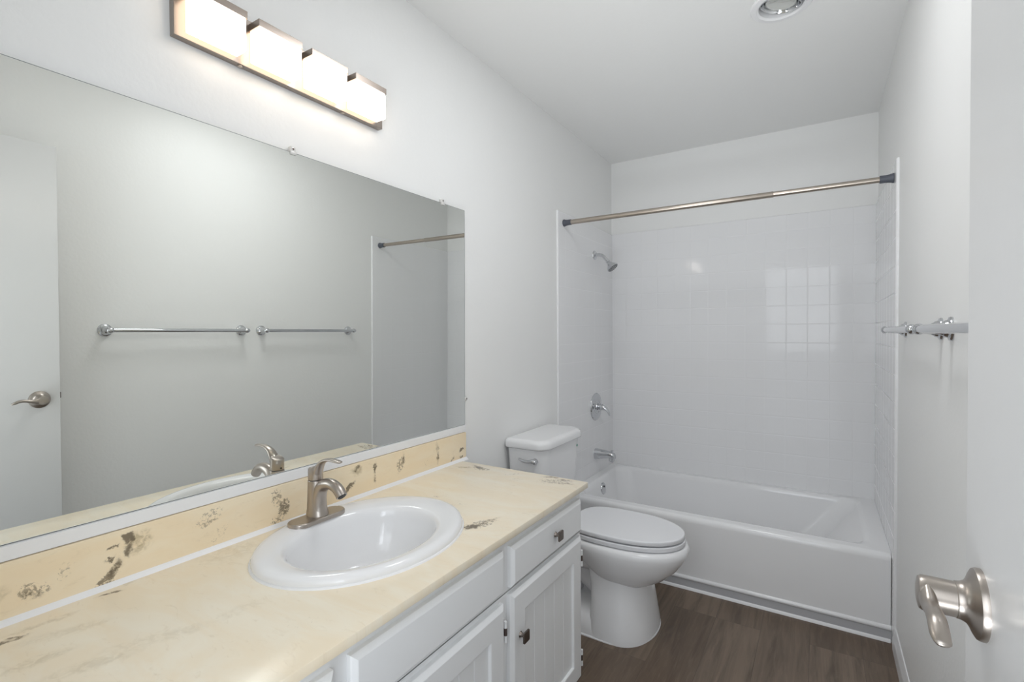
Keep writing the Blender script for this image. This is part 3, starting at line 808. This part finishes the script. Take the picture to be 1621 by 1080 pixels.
obj('gimbal_ring', bm, M_CHROME, lamp, cl2)
bm = lathe(B(), [(0.030, -0.044), (0.046, -0.02), (0.052, -0.004), (0.050, 0.006), (0.040, 0.013), (0.024, 0.0165), (0.003, 0.018)], og, gx, 40)
obj('bulb', bm, M_BULB, lamp, cl2)

# ------------------------------------------------------------------ toilet
TY = 2.075
tol = (0.38, TY, 0.0)
toilet = thing('toilet', 'white two-piece toilet between the vanity and the bathtub', 'toilet', tol)
bm = B()
# bowl
loft(bm, [egg(0.46, 0.610, 0.53, 0.095, TY, 0.204), egg(0.42, 0.650, 0.52, 0.128, TY, 0.216), egg(0.375, 0.700, 0.52, 0.152, TY, 0.245), egg(0.33, 0.742, 0.52, 0.170, TY, 0.285), egg(0.28, 0.772, 0.52, 0.180, TY, 0.328), egg(0.25, 0.784, 0.52, 0.184, TY, 0.354), egg(0.24, 0.784, 0.52, 0.183, TY, 0.370), egg(0.24, 0.778, 0.52, 0.177, TY, 0.381), egg(0.25, 0.765, 0.52, 0.165, TY, 0.385)])
# pedestal
loft(bm, [egg(0.405, 0.659, 0.53, 0.190, TY, 0.0, 2.15, 6), egg(0.405, 0.658, 0.53, 0.189, TY, 0.018, 2.15, 6), egg(0.405, 0.650, 0.53, 0.175, TY, 0.07, 2.15, 6), egg(0.405, 0.640, 0.52, 0.160, TY, 0.14, 2.2, 6), egg(0.40, 0.630, 0.52, 0.147, TY, 0.20, 2.2, 6), egg(0.39, 0.626, 0.52, 0.142, TY, 0.235, 2.2, 6), egg(0.38, 0.62, 0.51, 0.138, TY, 0.29, 2.2, 6)])
# foot that runs back to the wall
loft(bm, [egg(0.13, 0.60, 0.45, 0.185, TY, 0.0, 3, 3), egg(0.13, 0.60, 0.45, 0.184, TY, 0.018, 3, 3), egg(0.14, 0.58, 0.45, 0.165, TY, 0.06, 3, 3), egg(0.17, 0.56, 0.45, 0.120, TY, 0.085, 3, 3)])
# neck carrying the tank
loft(bm, [rrect(0.06, 0.42, TY-0.095, TY+0.095, 0.03, 0.235), rrect(0.04, 0.46, TY-0.130, TY+0.130, 0.04, 0.27), rrect(0.02, 0.46, TY-0.140, TY+0.140, 0.04, 0.32), rrect(0.02, 0.42, TY-0.140, TY+0.140, 0.04, 0.372)])
# trapway
tube(bm, [(0.47, TY, 0.12), (0.40, TY, 0.17), (0.33, TY, 0.215), (0.27, TY, 0.20), (0.235, TY, 0.13), (0.23, TY, 0.03)], [0.075, 0.078, 0.08, 0.08, 0.08, 0.085], 24, 6, up=(0, 1, 0))
obj('bowl', bm, M_PORC, toilet, tol, ang=45)
bm = loft(B(), [egg(0.10, 0.662, 0.50, 0.193, TY, 0.0, 2.15, 4), egg(0.10, 0.662, 0.50, 0.193, TY, 0.004, 2.15, 4), egg(0.12, 0.65, 0.50, 0.180, TY, 0.006, 2.15, 4)])
o = obj('floor_caulk', bm, M_CAULK, toilet, tol)
def seat_loops(xb, xf, hw, z0, z1, e, nb):
    return [egg(xb+e, xf-e, 0.505, hw-e, TY, z0, 2.15, nb), egg(xb, xf, 0.505, hw, TY, z0+e*0.6, 2.15, nb), egg(xb, xf, 0.505, hw, TY, z1-e, 2.15, nb), egg(xb+e*0.3, xf-e*0.3, 0.505, hw-e*0.3, TY, z1-e*0.4, 2.15, nb), egg(xb+e*1.2, xf-e*1.2, 0.505, hw-e*1.2, TY, z1, 2.15, nb)]
obj('seat', loft(B(), seat_loops(0.288, 0.770, 0.169, 0.3885, 0.4075, 0.003, 3.2)), M_SEAT, toilet, tol, ang=60)
lid = obj('seat_lid', loft(B(), seat_loops(0.285, 0.767, 0.167, 0.4115, 0.432, 0.005, 3.2)), M_SEAT, toilet, tol, ang=60)
for s in (-1, 1):
    obj('seat_hinge', box(B(), 0.250, 0.292, TY+s*0.075-0.018, TY+s*0.075+0.018, 0.3825, 0.413, 0.006, 3), M_SEAT, toilet, tol)
TKY = 2.105
def tk(x0, x1, hw, r, z): return rrect(x0, x1, TKY-hw, TKY+hw, (r, 0.02, 0.02, r), z, 10)
bm = loft(B(), [tk(0.035, 0.170, 0.160, 0.03, 0.373), tk(0.025, 0.180, 0.172, 0.04, 0.385), tk(0.018, 0.196, 0.187, 0.05, 0.55), tk(0.012, 0.208, 0.199, 0.055, 0.7425)])
obj('tank', bm, M_PORC, toilet, tol, ang=50)
bm = loft(B(), [tk(0.010, 0.212, 0.203, 0.057, 0.7420), tk(0.005, 0.221, 0.211, 0.062, 0.7455), tk(0.004, 0.223, 0.213, 0.063, 0.7515), tk(0.004, 0.222, 0.213, 0.063, 0.7675), tk(0.006, 0.218, 0.210, 0.060, 0.7775), tk(0.012, 0.208, 0.202, 0.055, 0.7840), tk(0.022, 0.195, 0.191, 0.045, 0.7865)])
obj('tank_lid', bm, M_PORC, toilet, tol, ang=60)
LYt = TKY-0.1955
bm = lathe(B(), [(0.0135, -0.002), (0.0135, 0.004), (0.011, 0.008), (0.009, 0.0085), (0.0085, 0.016), (0.004, 0.018)], (0.160, LYt, 0.694), (0, -1, 0), 24)
tube(bm, [(0.163, LYt-0.012, 0.692), (0.150, LYt-0.014, 0.694), (0.128, LYt-0.015, 0.690), (0.104, LYt-0.015, 0.692), (0.084, LYt-0.014, 0.698)], [0.0115, 0.0095, 0.0070, 0.0064, 0.0048], 18, 6, up=(0, 1, 0), round_end=True)
o = obj('trip_lever', bm, M_CHROME, toilet, tol); o['label'] = 'chrome flush lever'
bm = lathe(B(), [(0.007, 0), (0.007, 0.0006)], (0.2062, TKY+0.150, 0.704), (1, 0, 0), 20)
o = obj('sticker', bm, M_STICK, toilet, tol); o['label'] = 'tiny dark green sticker on the tank front'
